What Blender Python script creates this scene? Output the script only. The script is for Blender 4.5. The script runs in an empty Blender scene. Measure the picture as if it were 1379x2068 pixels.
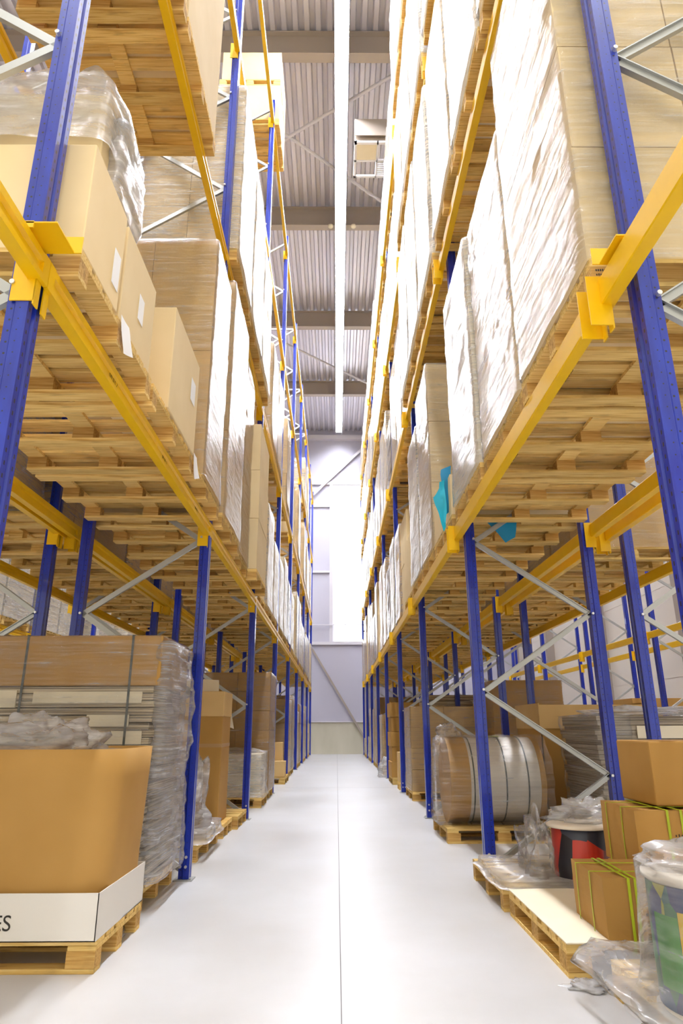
import bpy, math, random
from mathutils import Matrix, Vector, noise

SC = bpy.context.scene
COL = SC.collection
R = random.Random(7)

# ------------------------------------------------------------------ camera
CF, CP, CYAW, CROLL, CH = 1334.0, 0.3164, 0.0078, -0.0028, 1.15
cam_d = bpy.data.cameras.new('camera')
cam = bpy.data.objects.new('camera', cam_d)
COL.objects.link(cam)
cam_d.sensor_fit = 'VERTICAL'
cam_d.sensor_height = 36
cam_d.sensor_width = 24
cam_d.lens = 36 * CF / 2068
cam_d.clip_start = 0.05
cam_d.clip_end = 200
_f = Vector((math.sin(CYAW) * math.cos(CP), math.cos(CYAW) * math.cos(CP), math.sin(CP)))
_r = Vector((math.cos(CYAW), -math.sin(CYAW), 0))
_u = _r.cross(_f)
_r2 = _r * math.cos(CROLL) + _u * math.sin(CROLL)
_u2 = _u * math.cos(CROLL) - _r * math.sin(CROLL)
M = Matrix((_r2, _u2, -_f)).transposed().to_4x4()
M.translation = Vector((0, 0, CH))
cam.matrix_world = M
SC.camera = cam

# ------------------------------------------------------------------ light and exposure
STRIP = 98.0        # ceiling light strips
STRIP_COL = (0.90, 0.93, 1.0)
FILL = 0.90            # added warm ambient fill; hall left open behind the camera
FILL_COL = (1.0, 0.94, 0.80)
PANE = 4.0           # daylight in the tall end window
w = bpy.data.worlds.new('world')
SC.world = w
w.use_nodes = True
w.node_tree.nodes['Background'].inputs[0].default_value = FILL_COL + (1,)
w.node_tree.nodes['Background'].inputs[1].default_value = FILL
SC.view_settings.view_transform = 'Standard'
SC.view_settings.look = 'None'
SC.view_settings.exposure = 0.76
SC.view_settings.gamma = 1
SC.view_settings.use_curve_mapping = False
cy = SC.cycles
cy.max_bounces = 7
cy.diffuse_bounces = 5
cy.glossy_bounces = 3
cy.transparent_max_bounces = 12
cy.sample_clamp_indirect = 6
cy.caustics_reflective = False
cy.caustics_refractive = False

# ------------------------------------------------------------------ materials
MAT = {}


def s2l(c):
    return tuple(((x / 255) / 12.92 if x / 255 <= .04045 else ((x / 255 + .055) / 1.055) ** 2.4) for x in c)


class NT:
    def __init__(s, name):
        s.m = bpy.data.materials.new(name)
        s.m.use_nodes = True
        s.t = s.m.node_tree
        s.p = s.t.nodes['Principled BSDF']
        s.out = s.t.nodes['Material Output']
        MAT[name] = s.m

    def n(s, typ, **k):
        o = s.t.nodes.new(typ)
        for a, b in k.items():
            setattr(o, a, b)
        return o

    def l(s, a, b):
        s.t.links.new(a, b)

    def coord(s, scale=(1, 1, 1), rot=(0, 0, 0), kind='Object'):
        tc = s.n('ShaderNodeTexCoord')
        mp = s.n('ShaderNodeMapping')
        mp.inputs['Scale'].default_value = scale
        mp.inputs['Rotation'].default_value = rot
        s.l(tc.outputs[kind], mp.inputs[0])
        return mp.outputs[0]

    def noise(s, co, scale, detail=3, rough=.55, dist=0):
        x = s.n('ShaderNodeTexNoise')
        x.inputs['Scale'].default_value = scale
        x.inputs['Detail'].default_value = detail
        x.inputs['Roughness'].default_value = rough
        x.inputs['Distortion'].default_value = dist
        s.l(co, x.inputs['Vector'])
        return x.outputs[0]

    def ramp(s, v, stops):
        x = s.n('ShaderNodeValToRGB')
        e = x.color_ramp.elements
        while len(e) < len(stops):
            e.new(.5)
        for q, (p, c) in zip(e, stops):
            q.position = p
            q.color = (c if len(c) == 4 else tuple(c) + (1,)) if not isinstance(c, (int, float)) else (c, c, c, 1)
        s.l(v, x.inputs[0])
        return x.outputs[0]

    def mixc(s, f, a, b, mode='MIX'):
        x = s.n('ShaderNodeMix', data_type='RGBA', blend_type=mode)
        for sock, v in ((x.inputs[0], f), (x.inputs[6], a), (x.inputs[7], b)):
            if isinstance(v, (int, float)):
                sock.default_value = v
            elif isinstance(v, tuple):
                sock.default_value = v + (1,)
            else:
                s.l(v, sock)
        return x.outputs[2]

    def bump(s, h, strength, dist=.01):
        x = s.n('ShaderNodeBump')
        x.inputs['Strength'].default_value = strength
        x.inputs['Distance'].default_value = dist
        s.l(h, x.inputs['Height'])
        s.l(x.outputs[0], s.p.inputs['Normal'])
        return x.outputs[0]

    def rand(s):
        return s.n('ShaderNodeObjectInfo').outputs['Random']

    def set(s, **k):
        for a, b in k.items():
            i = s.p.inputs[a.replace('_', ' ')]
            if isinstance(b, (int, float, tuple)):
                i.default_value = b if not (isinstance(b, tuple) and len(b) == 3) else b + (1,)
            else:
                s.l(b, i)
        return s


def simple(name, col, rough=.5, metal=0., spec=.5, **k):
    q = NT(name)
    q.set(Base_Color=s2l(col), Roughness=rough, Metallic=metal)
    q.p.inputs['Specular IOR Level'].default_value = spec
    q.set(**k)
    return q


# blue enamel post, with rows of punched holes (pattern of the sheet)
def post_mat():
    q = NT('blue_enamel')
    co = q.coord()
    sep = q.n('ShaderNodeSeparateXYZ')
    q.l(co, sep.inputs[0])

    def math_(op, a, b=None, c=None):
        x = q.n('ShaderNodeMath', operation=op)
        for i, v in enumerate((a, b, c)):
            if v is None:
                continue
            if isinstance(v, (int, float)):
                x.inputs[i].default_value = v
            else:
                q.l(v, x.inputs[i])
        return x.outputs[0]
    zc = math_('PINGPONG', sep.outputs[2], .025)      # 50 mm pitch
    dz = math_('SUBTRACT', .025, zc)
    # two columns of slots on the aisle face (y about +-.026)
    ay = math_('ABSOLUTE', sep.outputs[1])
    dy = math_('ABSOLUTE', math_('SUBTRACT', ay, .032))
    h1 = math_('MULTIPLY', math_('LESS_THAN', dz, .0085), math_('LESS_THAN', dy, .0052))
    # one column of round holes on the side face (x about .065)
    dx = math_('ABSOLUTE', math_('SUBTRACT', sep.outputs[0], .068))
    r2 = math_('ADD', math_('MULTIPLY', dx, dx), math_('MULTIPLY', dz, dz))
    h2 = math_('LESS_THAN', r2, .000022)
    dx2 = math_('ABSOLUTE', math_('SUBTRACT', sep.outputs[0], .03))
    r3 = math_('ADD', math_('MULTIPLY', dx2, dx2), math_('MULTIPLY', dz, dz))
    h3 = math_('LESS_THAN', r3, .000009)
    geo = q.n('ShaderNodeTexCoord').outputs['Normal']
    sn = q.n('ShaderNodeSeparateXYZ')
    q.l(geo, sn.inputs[0])
    fx = math_('GREATER_THAN', math_('ABSOLUTE', sn.outputs[0]), .8)
    fy = math_('GREATER_THAN', math_('ABSOLUTE', sn.outputs[1]), .8)
    hole = math_('MAXIMUM', math_('MULTIPLY', h1, fx), math_('MULTIPLY', math_('MAXIMUM', h2, h3), fy))
    nz = q.noise(q.coord((8, 8, 1.5)), 3)
    base = q.mixc(q.ramp(nz, [(.35, 0), (.7, 1)]), s2l((5, 32, 140)), s2l((12, 46, 165)))
    q.set(Base_Color=q.mixc(hole, base, (.004, .005, .012)), Roughness=.3)
    q.p.inputs['Coat Weight'].default_value = .3


post_mat()
q = NT('yellow_enamel')
nz = q.noise(q.coord((2, 2, 2)), 4)
q.set(Base_Color=q.mixc(nz, s2l((238, 190, 0)), s2l((224, 176, 0))), Roughness=.38)
simple('galvanised', (176, 178, 176), .42, .65)
simple('bolt_steel', (215, 216, 220), .3, .7)
simple('text_black', (45, 42, 38), .7)
simple('beam_mark', (120, 96, 22), .7)
simple('strap_green', (172, 190, 32), .4)
simple('strap_dark', (52, 60, 56), .4)


def wood(name, a, b, c):
    q = NT(name)
    co = q.coord((1.0, 26, 26))
    n1 = q.noise(co, 3.0, 4, .55, .4)
    col = q.ramp(n1, [(.28, s2l(a)), (.5, s2l(b)), (.72, s2l(c))])
    stain = q.ramp(q.noise(q.coord((2, 9, 3)), 2.2, 4), [(.55, 0), (.75, .5)])
    col = q.mixc(stain, col, s2l((112, 92, 62)))
    r = q.n('ShaderNodeHueSaturation')
    q.l(col, r.inputs['Color'])
    x = q.n('ShaderNodeMapRange')
    x.inputs[3].default_value = .78
    x.inputs[4].default_value = 1.12
    q.l(q.rand(), x.inputs[0])
    q.l(x.outputs[0], r.inputs['Value'])
    q.set(Base_Color=r.outputs[0], Roughness=.8)
    q.p.inputs['Specular IOR Level'].default_value = .2
    q.bump(n1, .25, .004)


wood('pallet_wood', (192, 148, 76), (224, 188, 112), (236, 208, 142))
wood('block_wood', (166, 122, 62), (198, 156, 88), (218, 182, 116))


def carton(name, a, b, rough=.75, streak=.0):
    q = NT(name)
    n1 = q.noise(q.coord((2, 2, 30)), 3, 4)
    n2 = q.noise(q.coord(), 1.6, 3)
    col = q.mixc(q.ramp(n2, [(.3, 0), (.7, 1)]), s2l(a), s2l(b))
    r = q.n('ShaderNodeHueSaturation')
    q.l(col, r.inputs['Color'])
    x = q.n('ShaderNodeMapRange')
    x.inputs[3].default_value = .93
    x.inputs[4].default_value = 1.05
    q.l(q.rand(), x.inputs[0])
    q.l(x.outputs[0], r.inputs['Value'])
    q.set(Base_Color=r.outputs[0], Roughness=rough)
    q.p.inputs['Specular IOR Level'].default_value = .25
    q.bump(n1, .08, .003)


carton('carton_pale', (222, 198, 150), (230, 208, 164))
carton('carton_brown', (172, 130, 66), (184, 142, 78))
carton('carton_kraft', (208, 172, 112), (218, 184, 126))
carton('carton_cream', (232, 220, 192), (238, 228, 204))
simple('tape_brown', (176, 140, 92), .35)
simple('paper_white', (236, 236, 238), .6)
simple('tray_white', (226, 222, 214), .6)
simple('cloth_blue', (0, 130, 175), .45)
simple('cloth_teal', (20, 175, 205), .4)


def layered(name, a, b, scale):
    q = NT(name)
    co = q.coord((.35, .35, scale))
    wv = q.noise(co, 2.0, 2, .5)
    col = q.ramp(wv, [(.4, s2l(a)), (.55, s2l(b))])
    q.set(Base_Color=col, Roughness=.7)
    q.bump(wv, .5, .01)


layered('flatpack_edges', (110, 94, 72), (196, 180, 152), 60)
layered('flatpack_grey', (120, 108, 92), (178, 166, 146), 60)


def film(name, lo, hi, tilt=.22, dens=1.0, gl=1.0, zs=20):
    q = NT(name)
    # wound film: thin creases that run almost level round the load
    co = q.coord((.8, .8, zs * dens), (tilt, tilt * .6, 0))
    n1 = q.noise(co, 2.6, 5, .6, .25)
    co2 = q.coord((1.4, 1.4, 4.0), (tilt * 2.4, -tilt, 0))
    n2 = q.noise(co2, 3.0, 4, .6, .8)
    add = q.mixc(.35, n1, n2)
    fac = q.ramp(add, [(.44, lo), (.58, lo + (hi - lo) * .3), (.68, hi)])
    tr = q.n('ShaderNodeBsdfTransparent')
    tr.inputs[0].default_value = (.99, .985, .975, 1)
    df = q.n('ShaderNodeBsdfDiffuse')
    df.inputs[0].default_value = (.94, .94, .96, 1)
    tl = q.n('ShaderNodeBsdfTranslucent')
    tl.inputs[0].default_value = (.94, .94, .96, 1)
    dt = q.n('ShaderNodeMixShader')
    dt.inputs[0].default_value = .3
    q.l(df.outputs[0], dt.inputs[1])
    q.l(tl.outputs[0], dt.inputs[2])
    gs = q.n('ShaderNodeBsdfGlossy')
    gs.inputs['Roughness'].default_value = .16
    gs.inputs[0].default_value = (1, 1, 1, 1)
    bp = q.n('ShaderNodeBump')
    bp.inputs['Strength'].default_value = 1.0
    bp.inputs['Distance'].default_value = .02
    q.l(add, bp.inputs['Height'])
    q.l(bp.outputs[0], gs.inputs['Normal'])
    fr = q.n('ShaderNodeFresnel')
    fr.inputs[0].default_value = 1.45
    ml = q.n('ShaderNodeMath', operation='MULTIPLY', use_clamp=True)
    q.l(fr.outputs[0], ml.inputs[0])
    gsc = q.ramp(add, [(.40, .25 * gl), (.52, .7 * gl), (.66, min(1.0, 1.3 * gl))])
    q.l(gsc, ml.inputs[1])
    mx = q.n('ShaderNodeMixShader')
    q.l(fac, mx.inputs[0])
    q.l(tr.outputs[0], mx.inputs[1])
    q.l(dt.outputs[0], mx.inputs[2])
    m2 = q.n('ShaderNodeMixShader')
    q.l(ml.outputs[0], m2.inputs[0])
    q.l(mx.outputs[0], m2.inputs[1])
    q.l(gs.outputs[0], m2.inputs[2])
    q.l(m2.outputs[0], q.out.inputs[0])


film('stretch_film', .05, .40)
film('stretch_film_dense', .15, .75, .3)
film('clear_film', .09, .45, .5, 1, 1.2, 8)
film('crumpled_film', .26, .78, .9, 1, 1.2, 6)


def emit(name, col, st):
    q = NT(name)
    e = q.n('ShaderNodeEmission')
    e.inputs[0].default_value = tuple(col) + (1,)
    e.inputs[1].default_value = st
    q.l(e.outputs[0], q.out.inputs[0])


emit('lamp_diffuser', STRIP_COL, STRIP)
emit('window_daylight', (.93, .95, 1.0), PANE)
simple('lamp_housing', (225, 226, 230), .5)
simple('steel_painted', (158, 146, 136), .5)
simple('steel_white', (202, 198, 204), .5)
simple('panel_white', (178, 175, 188), .5)
simple('panel_cream', (222, 214, 204), .55)
simple('frame_white', (232, 232, 238), .5)
simple('reel_film', (206, 198, 186), .22, 0, .7)
simple('reel_core', (150, 118, 78), .7)
simple('drum_lid', (226, 216, 200), .5)
simple('sensor_ivory', (235, 225, 200), .5)

q = NT('roof_deck')
q.set(Base_Color=(.70, .67, .72), Roughness=.38, Metallic=.4)
q = NT('concrete_wall')
n1 = q.noise(q.coord((1, 1, .25)), 1.6, 5)
q.set(Base_Color=q.mixc(n1, s2l((178, 172, 150)), s2l((206, 200, 182))), Roughness=.8)
q = NT('concrete_floor')
n1 = q.noise(q.coord(), .7, 6, .6)
n2 = q.noise(q.coord((1, .12, 1)), 4, 4)
n3 = q.noise(q.coord(), 14, 4, .7)
c = q.mixc(q.ramp(n1, [(.3, 0), (.7, 1)]), s2l((188, 186, 184)), s2l((204, 204, 206)))
c = q.mixc(q.ramp(n2, [(.62, 0), (.8, .25)]), c, s2l((190, 188, 186)))
c = q.mixc(q.ramp(n3, [(.68, 0), (.85, .3)]), c, s2l((182, 176, 168)))
q.set(Base_Color=c, Roughness=q.ramp(n1, [(.3, .3), (.7, .42)]))
q.bump(n3, .04, .003)
simple('floor_joint', (120, 118, 118), .8)
simple('lane_mark', (236, 236, 238), .5)

# printed drum sleeves: blotches of ink


def ink(name, cols, scale):
    q = NT(name)
    v = q.n('ShaderNodeTexVoronoi')
    v.inputs['Scale'].default_value = scale
    q.l(q.coord((1, 1, .55)), v.inputs['Vector'])
    sp = q.n('ShaderNodeSeparateColor')
    q.l(v.outputs['Color'], sp.inputs[0])
    st = [(i / len(cols), s2l(c)) for i, c in enumerate(cols)]
    r = q.ramp(sp.outputs[0], st)
    MAT[name].node_tree.nodes[-1]
    q.set(Base_Color=r, Roughness=.35)


simple('print_green', (70, 140, 52), .35)
simple('print_yellow', (214, 176, 30), .35)
ink('print_dark_red', [(24, 20, 28), (30, 28, 40), (196, 52, 30), (60, 66, 84), (20, 18, 26)], 7)
ink('print_blue_green', [(36, 44, 84), (52, 60, 110), (40, 120, 60), (40, 70, 60), (176, 170, 50), (44, 52, 92)], 17)

# ------------------------------------------------------------------ mesh helpers


class MB:
    def __init__(s):
        s.v, s.f, s.mi = [], [], []

    def quad(s, a, b, c, d, m=0):
        i = len(s.v)
        s.v += [a, b, c, d]
        s.f.append((i, i + 1, i + 2, i + 3))
        s.mi.append(m)

    def box(s, x0, x1, y0, y1, z0, z1, m=0, mat=None):
        if x0 > x1: x0, x1 = x1, x0
        if y0 > y1: y0, y1 = y1, y0
        i = len(s.v)
        P = [(x0, y0, z0), (x1, y0, z0), (x1, y1, z0), (x0, y1, z0), (x0, y0, z1), (x1, y0, z1), (x1, y1, z1), (x0, y1, z1)]
        if mat is not None:
            P = [tuple(mat @ Vector(p)) for p in P]
        s.v += P
        for f in ((0, 3, 2, 1), (4, 5, 6, 7), (0, 1, 5, 4), (1, 2, 6, 5), (2, 3, 7, 6), (3, 0, 4, 7)):
            s.f.append(tuple(i + k for k in f))
            s.mi.append(m)
        return s

    def extrude(s, poly, axis, a, b, m=0):
        """poly of (u,v); axis 'x': (u,v)->(y,z); 'y': ->(x,z); 'z': ->(x,y)"""
        i = len(s.v)
        n = len(poly)

        def P(u, v, t):
            return {'x': (t, u, v), 'y': (u, t, v), 'z': (u, v, t)}[axis]
        s.v += [P(u, v, a) for u, v in poly] + [P(u, v, b) for u, v in poly]
        for k in range(n):
            j = (k + 1) % n
            s.f.append((i + k, i + j, i + n + j, i + n + k))
            s.mi.append(m)
        s.f.append(tuple(i + k for k in range(n))[::-1])
        s.f.append(tuple(i + n + k for k in range(n)))
        s.mi += [m, m]
        return s

    def tube(s, p0, p1, r, n=10, m=0, r1=None):
        p0, p1 = Vector(p0), Vector(p1)
        d = (p1 - p0).normalized()
        a = d.orthogonal().normalized()
        b = d.cross(a)
        i = len(s.v)
        r1 = r if r1 is None else r1
        for p, rr in ((p0, r), (p1, r1)):
            s.v += [tuple(p + (a * math.cos(t) + b * math.sin(t)) * rr) for t in [2 * math.pi * k / n for k in range(n)]]
        for k in range(n):
            j = (k + 1) % n
            s.f.append((i + k, i + j, i + n + j, i + n + k))
            s.mi.append(m)
        s.f.append(tuple(i + k for k in range(n))[::-1])
        s.f.append(tuple(i + n + k for k in range(n)))
        s.mi += [m, m]
        return s

    def lathe(s, prof, n=40, m=0, cx=0, cy=0):
        i = len(s.v)
        for r, z in prof:
            s.v += [(cx + r * math.cos(2 * math.pi * k / n), cy + r * math.sin(2 * math.pi * k / n), z) for k in range(n)]
        for j in range(len(prof) - 1):
            for k in range(n):
                l = (k + 1) % n
                s.f.append((i + j * n + k, i + j * n + l, i + (j + 1) * n + l, i + (j + 1) * n + k))
                s.mi.append(m)
        return s

    def bar(s, p0, p1, w, h, m=0, up=(0, 1, 0)):
        """rectangular bar from p0 to p1, w across `up`-side, h along up"""
        p0, p1, up = Vector(p0), Vector(p1), Vector(up)
        d = (p1 - p0).normalized()
        a = d.cross(up).normalized()
        b = a.cross(d)
        i = len(s.v)
        for p in (p0, p1):
            for u, v in ((-1, -1), (1, -1), (1, 1), (-1, 1)):
                s.v.append(tuple(p + a * u * w / 2 + b * v * h / 2))
        for f in ((3, 2, 1, 0), (4, 5, 6, 7), (0, 1, 5, 4), (1, 2, 6, 5), (2, 3, 7, 6), (3, 0, 4, 7)):
            s.f.append(tuple(i + k for k in f))
            s.mi.append(m)
        return s

    def mesh(s, name, mats, smooth=False):
        me = bpy.data.meshes.new(name)
        me.from_pydata(s.v, [], s.f)
        for mn in (mats if isinstance(mats, (list, tuple)) else [mats]):
            me.materials.append(MAT[mn])
        me.polygons.foreach_set('material_index', s.mi)
        if smooth:
            me.polygons.foreach_set('use_smooth', [True] * len(s.f))
        me.update()
        return me

    def build(s, name, mats, parent=None, smooth=False, bevel=0):
        return put(name, s.mesh(name, mats, smooth), parent, bevel)


def put(name, me, parent=None, bevel=0, loc=None):
    o = bpy.data.objects.new(name, me)
    COL.objects.link(o)
    if parent is not None:
        o.parent = parent
    if loc is not None:
        o.location = loc
    if bevel:
        b = o.modifiers.new('bevel', 'BEVEL')
        b.width = bevel
        b.segments = 2
        b.limit_method = 'ANGLE'
    return o


def tag(o, label, cat, group=None):
    o['label'] = label
    o['category'] = cat
    if group:
        o['group'] = group
    return o


def empty(name, loc=(0, 0, 0), rz=0):
    o = bpy.data.objects.new(name, None)
    COL.objects.link(o)
    o.location = loc
    o.rotation_euler = (0, 0, rz)
    o.empty_display_size = .1
    return o


def struct(o):
    o['kind'] = 'structure'
    return o


def copy_tree(o, parent=None):
    c = o.copy()
    COL.objects.link(c)
    c.parent = parent
    for ch in list(o.children):
        copy_tree(ch, c)
    return c


def text(name, s, size, mat, parent, loc, rot, ext=.0006, align='LEFT'):
    cu = bpy.data.curves.new(name, 'FONT')
    cu.body = s
    cu.size = size
    cu.extrude = ext
    cu.align_x = align
    cu.materials.append(MAT[mat])
    tmp = bpy.data.objects.new(name, cu)
    me = bpy.data.meshes.new_from_object(tmp)
    bpy.data.objects.remove(tmp)
    if not me.materials:
        me.materials.append(MAT[mat])
    o = bpy.data.objects.new(name, me)
    COL.objects.link(o)
    o.parent = parent
    o.location = loc
    o.rotation_euler = rot
    return o


ORD = ['first', 'second', 'third', 'fourth', 'fifth', 'sixth', 'seventh', 'eighth', 'ninth', 'tenth', 'eleventh', 'twelfth']
LEV = ['', 'first', 'second', 'third', 'fourth']

# ------------------------------------------------------------------ layout numbers
BAY = 3.685
YL0, YR0 = 5.91, 5.97          # frame 0 near faces
ZC = [0, 2.755, 5.83, 8.88, 11.93]    # bottoms of beam connectors
ZB = [0] + [z + .10 for z in ZC[1:]]    # beam undersides
ZT = [0] + [z + .225 for z in ZC[1:]]   # beam tops
WALLY = 32.95
# rack rows: name -> (front x, sign away from aisle 0 face, y0)
ROWS = {
    'L1': (-1.163, -1, YL0), 'L2': (-3.80, 1, YL0 - .05), 'L3': (-6.15, -1, YL0),
    'R1': (1.195, 1, YR0), 'R2': (3.93, -1, YR0 + .05), 'R3': (6.35, 1, YR0),
}
ROWNAME = {'L1': 'left aisle rack', 'L2': 'rack backing the left aisle rack', 'L3': 'far left rack',
           'R1': 'right aisle rack', 'R2': 'rack backing the right aisle rack', 'R3': 'far right rack'}
DEPTH = 1.19
POSTTOP = 12.62

# ------------------------------------------------------------------ the building
XL, XRW, YB = -11.6, 8.9, -3.2
m = MB()
m.box(XL, XRW, YB, WALLY + .3, -.2, 0)
struct(m.build('floor', 'concrete_floor'))
m = MB()
m.box(.017, .022, YB, WALLY, .0005, .0012)
for y in (2.6, 14.5, 26):
    m.box(XL, XRW, y, y + .005, .0005, .001)
struct(m.build('trim_1', 'floor_joint'))
# roof deck: trapezoidal sheet, ribs run along the aisle
ZR = 16.6
m = MB()
prof = []
x = XL
pit = .265
while x < XRW:
    prof += [(x, 0), (x + pit * .40, 0), (x + pit * .52, .1), (x + pit * .88, .1)]
    x += pit
for (xa, za), (xb, zb) in zip(prof[:-1], prof[1:]):
    m.quad((xa, YB, ZR + za), (xa, WALLY + .2, ZR + za), (xb, WALLY + .2, ZR + zb), (xb, YB, ZR + zb))
m.box(XL, XRW, YB, WALLY + .3, ZR + .12, ZR + .3)
struct(m.build('ceiling', 'roof_deck'))
# end wall
m = MB()
zz = [5.3, 6.6, 7.9, 9.2, 10.5, 11.8, 13.1, 14.6, 16.6]
m.box(XL, -.17, WALLY, WALLY + .2, 1.46, 5.1)
m.box(-.17, XRW, WALLY, WALLY + .2, 1.46, 5.1)
m.box(XL, -.17, WALLY + .06, WALLY + .2, 5.1, 13.5)
m.box(2.55, XRW, WALLY + .06, WALLY + .2, 5.1, 13.5)
m.box(XL, XRW, WALLY, WALLY + .2, 13.5, 16.8)
for x in [-10 + i * 1.0 for i in range(19)]:
    m.box(x, x + .012, WALLY - .004, WALLY, 1.5, 5.05)
    m.box(x, x + .012, WALLY - .004, WALLY, 13.7, 16.6)
struct(m.build('wall_end', 'panel_white'))
m = MB()
m.box(XL, XRW, WALLY - .02, WALLY + .3, 0, 1.42)
struct(m.build('baseboard_end', 'concrete_wall'))
m = MB()
m.box(XL, XRW, WALLY - .08, WALLY + .06, 1.42, 1.47)
m.box(XL, XRW, WALLY - .10, WALLY + .06, 5.05, 5.2)
m.box(XL, XRW, WALLY - .08, WALLY + .06, 13.45, 13.62)
for z in (12.2, 8.68):
    m.box(XL, -.3, WALLY - .05, WALLY + .08, z, z + .1)
m.box(XL, XRW, WALLY - .14, WALLY - .10, 6.0, 6.04)
m.box(-.36, -.2, WALLY - .06, WALLY + .06, 5.1, 13.5)
m.box(2.6, 2.76, WALLY - .06, WALLY + .06, 5.1, 13.5)
m.box(XL, XRW, WALLY - .25, WALLY, 16.0, 16.25)
struct(m.build('trim_2', 'steel_white'))
# window
m = MB()
m.box(-.17, 2.55, WALLY + .10, WALLY + .12, 5.2, 13.45)
win = m.build('window_1', 'window_daylight')
struct(win)
m = MB()
for a in ((-.2, -.12, 5.15, 13.5), (2.5, 2.58, 5.15, 13.5)):
    m.box(a[0], a[1], WALLY, WALLY + .1, a[2], a[3])
m.box(-.12, 2.5, WALLY, WALLY + .1, 5.15, 5.24)
m.box(-.12, 2.5, WALLY, WALLY + .1, 13.36, 13.5)
m.build('window_frame', 'frame_white', win)
# side walls
m = MB()
m.box(XRW, XRW + .2, YB, WALLY + .3, 0, 16.9)
z = 1.2
while z < 16:
    m.box(XRW - .006, XRW, YB, WALLY, z, z + .02)
    z += 1.2
struct(m.build('wall_right', 'panel_cream'))
m = MB()
for i in range(6):
    y = 5.7 + 5.44 * i
    m.box(XRW - .3, XRW, y - .12, y + .12, 0, 16)
struct(m.build('trim_3', 'steel_painted'))
m = MB()
m.box(XL - .2, XL, YB, WALLY + .3, 0, 16.9)
struct(m.build('wall_left', 'panel_cream'))
# roof girders: I sections across the hall
GY = [.25 + 5.44 * i for i in range(1, 7)]
g0 = None
for i, y in enumerate([5.72, 11.25, 16.7, 22.1, 27.55]):
    if g0 is None:
        m = MB()
        m.box(XL, XRW, -.01, .01, 15.9, 16.56)
        m.box(XL, XRW, -.12, .12, 15.88, 15.905)
        m.box(XL, XRW, -.12, .12, 16.55, 16.58)
        g0 = m.build('roof_girder', 'steel_painted')
        g = g0
    else:
        g = g0.copy()
        COL.objects.link(g)
    g.location = (0, y, 0)
    tag(g, 'grey steel roof girder across the hall, %s from the camera' % ORD[i], 'girder', 'roof girders')
# roof bracing tubes
BR = [((-1.25, 13.5, 16.0), (1.9, 11.4, 16.0), 'rising to the second girder at right'),
      ((-1.25, 13.5, 16.0), (2.3, 16.6, 16.0), 'falling to the third girder at right'),
      ((-3.3, 22.2, 16.0), (2.2, 27.4, 16.0), 'between the fourth and fifth girders'),
      ((-4.6, 11.4, 16.0), (-1.25, 13.5, 16.0), 'left of the light strip, near half'),
      ((-4.8, 16.6, 16.0), (-1.25, 13.5, 16.0), 'left of the light strip, far half')]
for a, b, s in BR:
    m = MB()
    m.tube(a, b, .045, 10)
    tag(m.build('roof_brace', 'steel_white'), 'slim steel roof brace ' + s, 'brace', 'roof braces')
m = MB()
m.bar((1.9, WALLY - .16, 16.0), (-1.9, WALLY - .16, 12.2), .13, .06)
tag(m.build('wall_brace', 'steel_white'), 'grey diagonal wall brace above the end window', 'brace', 'wall braces')
m = MB()
m.bar((-1.9, WALLY - .16, 6.0), (1.75, WALLY - .16, -.0), .09, .05)
tag(m.build('wall_brace', 'steel_painted'), 'thin diagonal brace across the lower end wall', 'brace', 'wall braces')

# light strips ---------------------------------------------------------------
SEG = 2.9


def luminaire():
    root = empty('strip_light')
    m = MB()
    m.box(-.07, .07, 0, SEG - .02, .03, .10)
    m.box(-.16, .16, 0, SEG - .02, .015, .035)
    m.box(-.16, -.154, 0, SEG - .02, -.11, .015)  # deep side walls added to cut side light on roof and upper loads
    m.box(.154, .16, 0, SEG - .02, -.11, .015)
    m.build('housing', 'lamp_housing', root)
    m = MB()
    m.box(-.14, .14, .02, SEG - .04, -.006, .012)
    m.build('diffuser', 'lamp_diffuser', root)
    for y in (.4, SEG - .5):
        MB().tube((0, y, .1), (0, y, .72), .006, 6).build('hanger', 'steel_white', root)
    return root


L0 = luminaire()
first = True
for sx, nm in ((.12, 'middle aisle'), (-4.97, 'left aisle beyond the racks'), (5.14, 'right aisle beyond the racks')):
    for i in range(12):
        y = -3.3 + i * SEG
        o = L0 if first else copy_tree(L0)
        first = False
        o.location = (sx, y, 15.84)
        tag(o, 'bright white strip lamp over the %s, %s in its line' % (nm, ORD[i]), 'lamp', 'ceiling strip lights')
for x in (-.18, .52):
    m = MB()
    m.lathe([(0, 0), (.05, .0), (.08, .03), (.08, .08), (.03, .12), (0, .12)], 16)
    o = m.build('smoke_detector', 'sensor_ivory', None, True)
    o.location = (x, 16.55, 15.75)
    tag(o, 'small round ivory detector %s the strip light at the third girder' % ('left of' if x < 0 else 'right of'), 'detector')

# hanging unit near the roof on the right
root = empty('air_heater', (.45, 12.75, 15.0))
m = MB()
for a in ((0, .06), (.56, .60), (1.2, 1.26)):
    m.box(a[0], a[1], 0, 1.12, 0, .06)
for b in ((0, .07), (.55, .60), (1.06, 1.12)):
    m.box(0, 1.26, b[0], b[1], 0, .055)
m.build('outer_frame', 'frame_white', root)
for i in range(7):
    MB().box(.61, 1.19, .62 + i * .065, .645 + i * .065, .02, .05).build('louvre', 'frame_white', root)
m = MB()
m.box(.06, .56, .07, .55, .02, .04)
m.build('cover_panel', 'carton_cream', root)
m = MB()
m.quad((0, 0, .06), (1.26, 0, .06), (1.26, -.1, .62), (0, -.1, .62))
m.box(0, 1.26, -.12, -.1, .1, .62)
m.build('back_panel', 'steel_painted', root)
for px, py in ((.03, .03), (1.2, .03), (.03, 1.08), (1.2, 1.08)):
    MB().tube((px, py, .05), (px, py, 1.62), .01, 6).build('hanger', 'steel_white', root)
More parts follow.
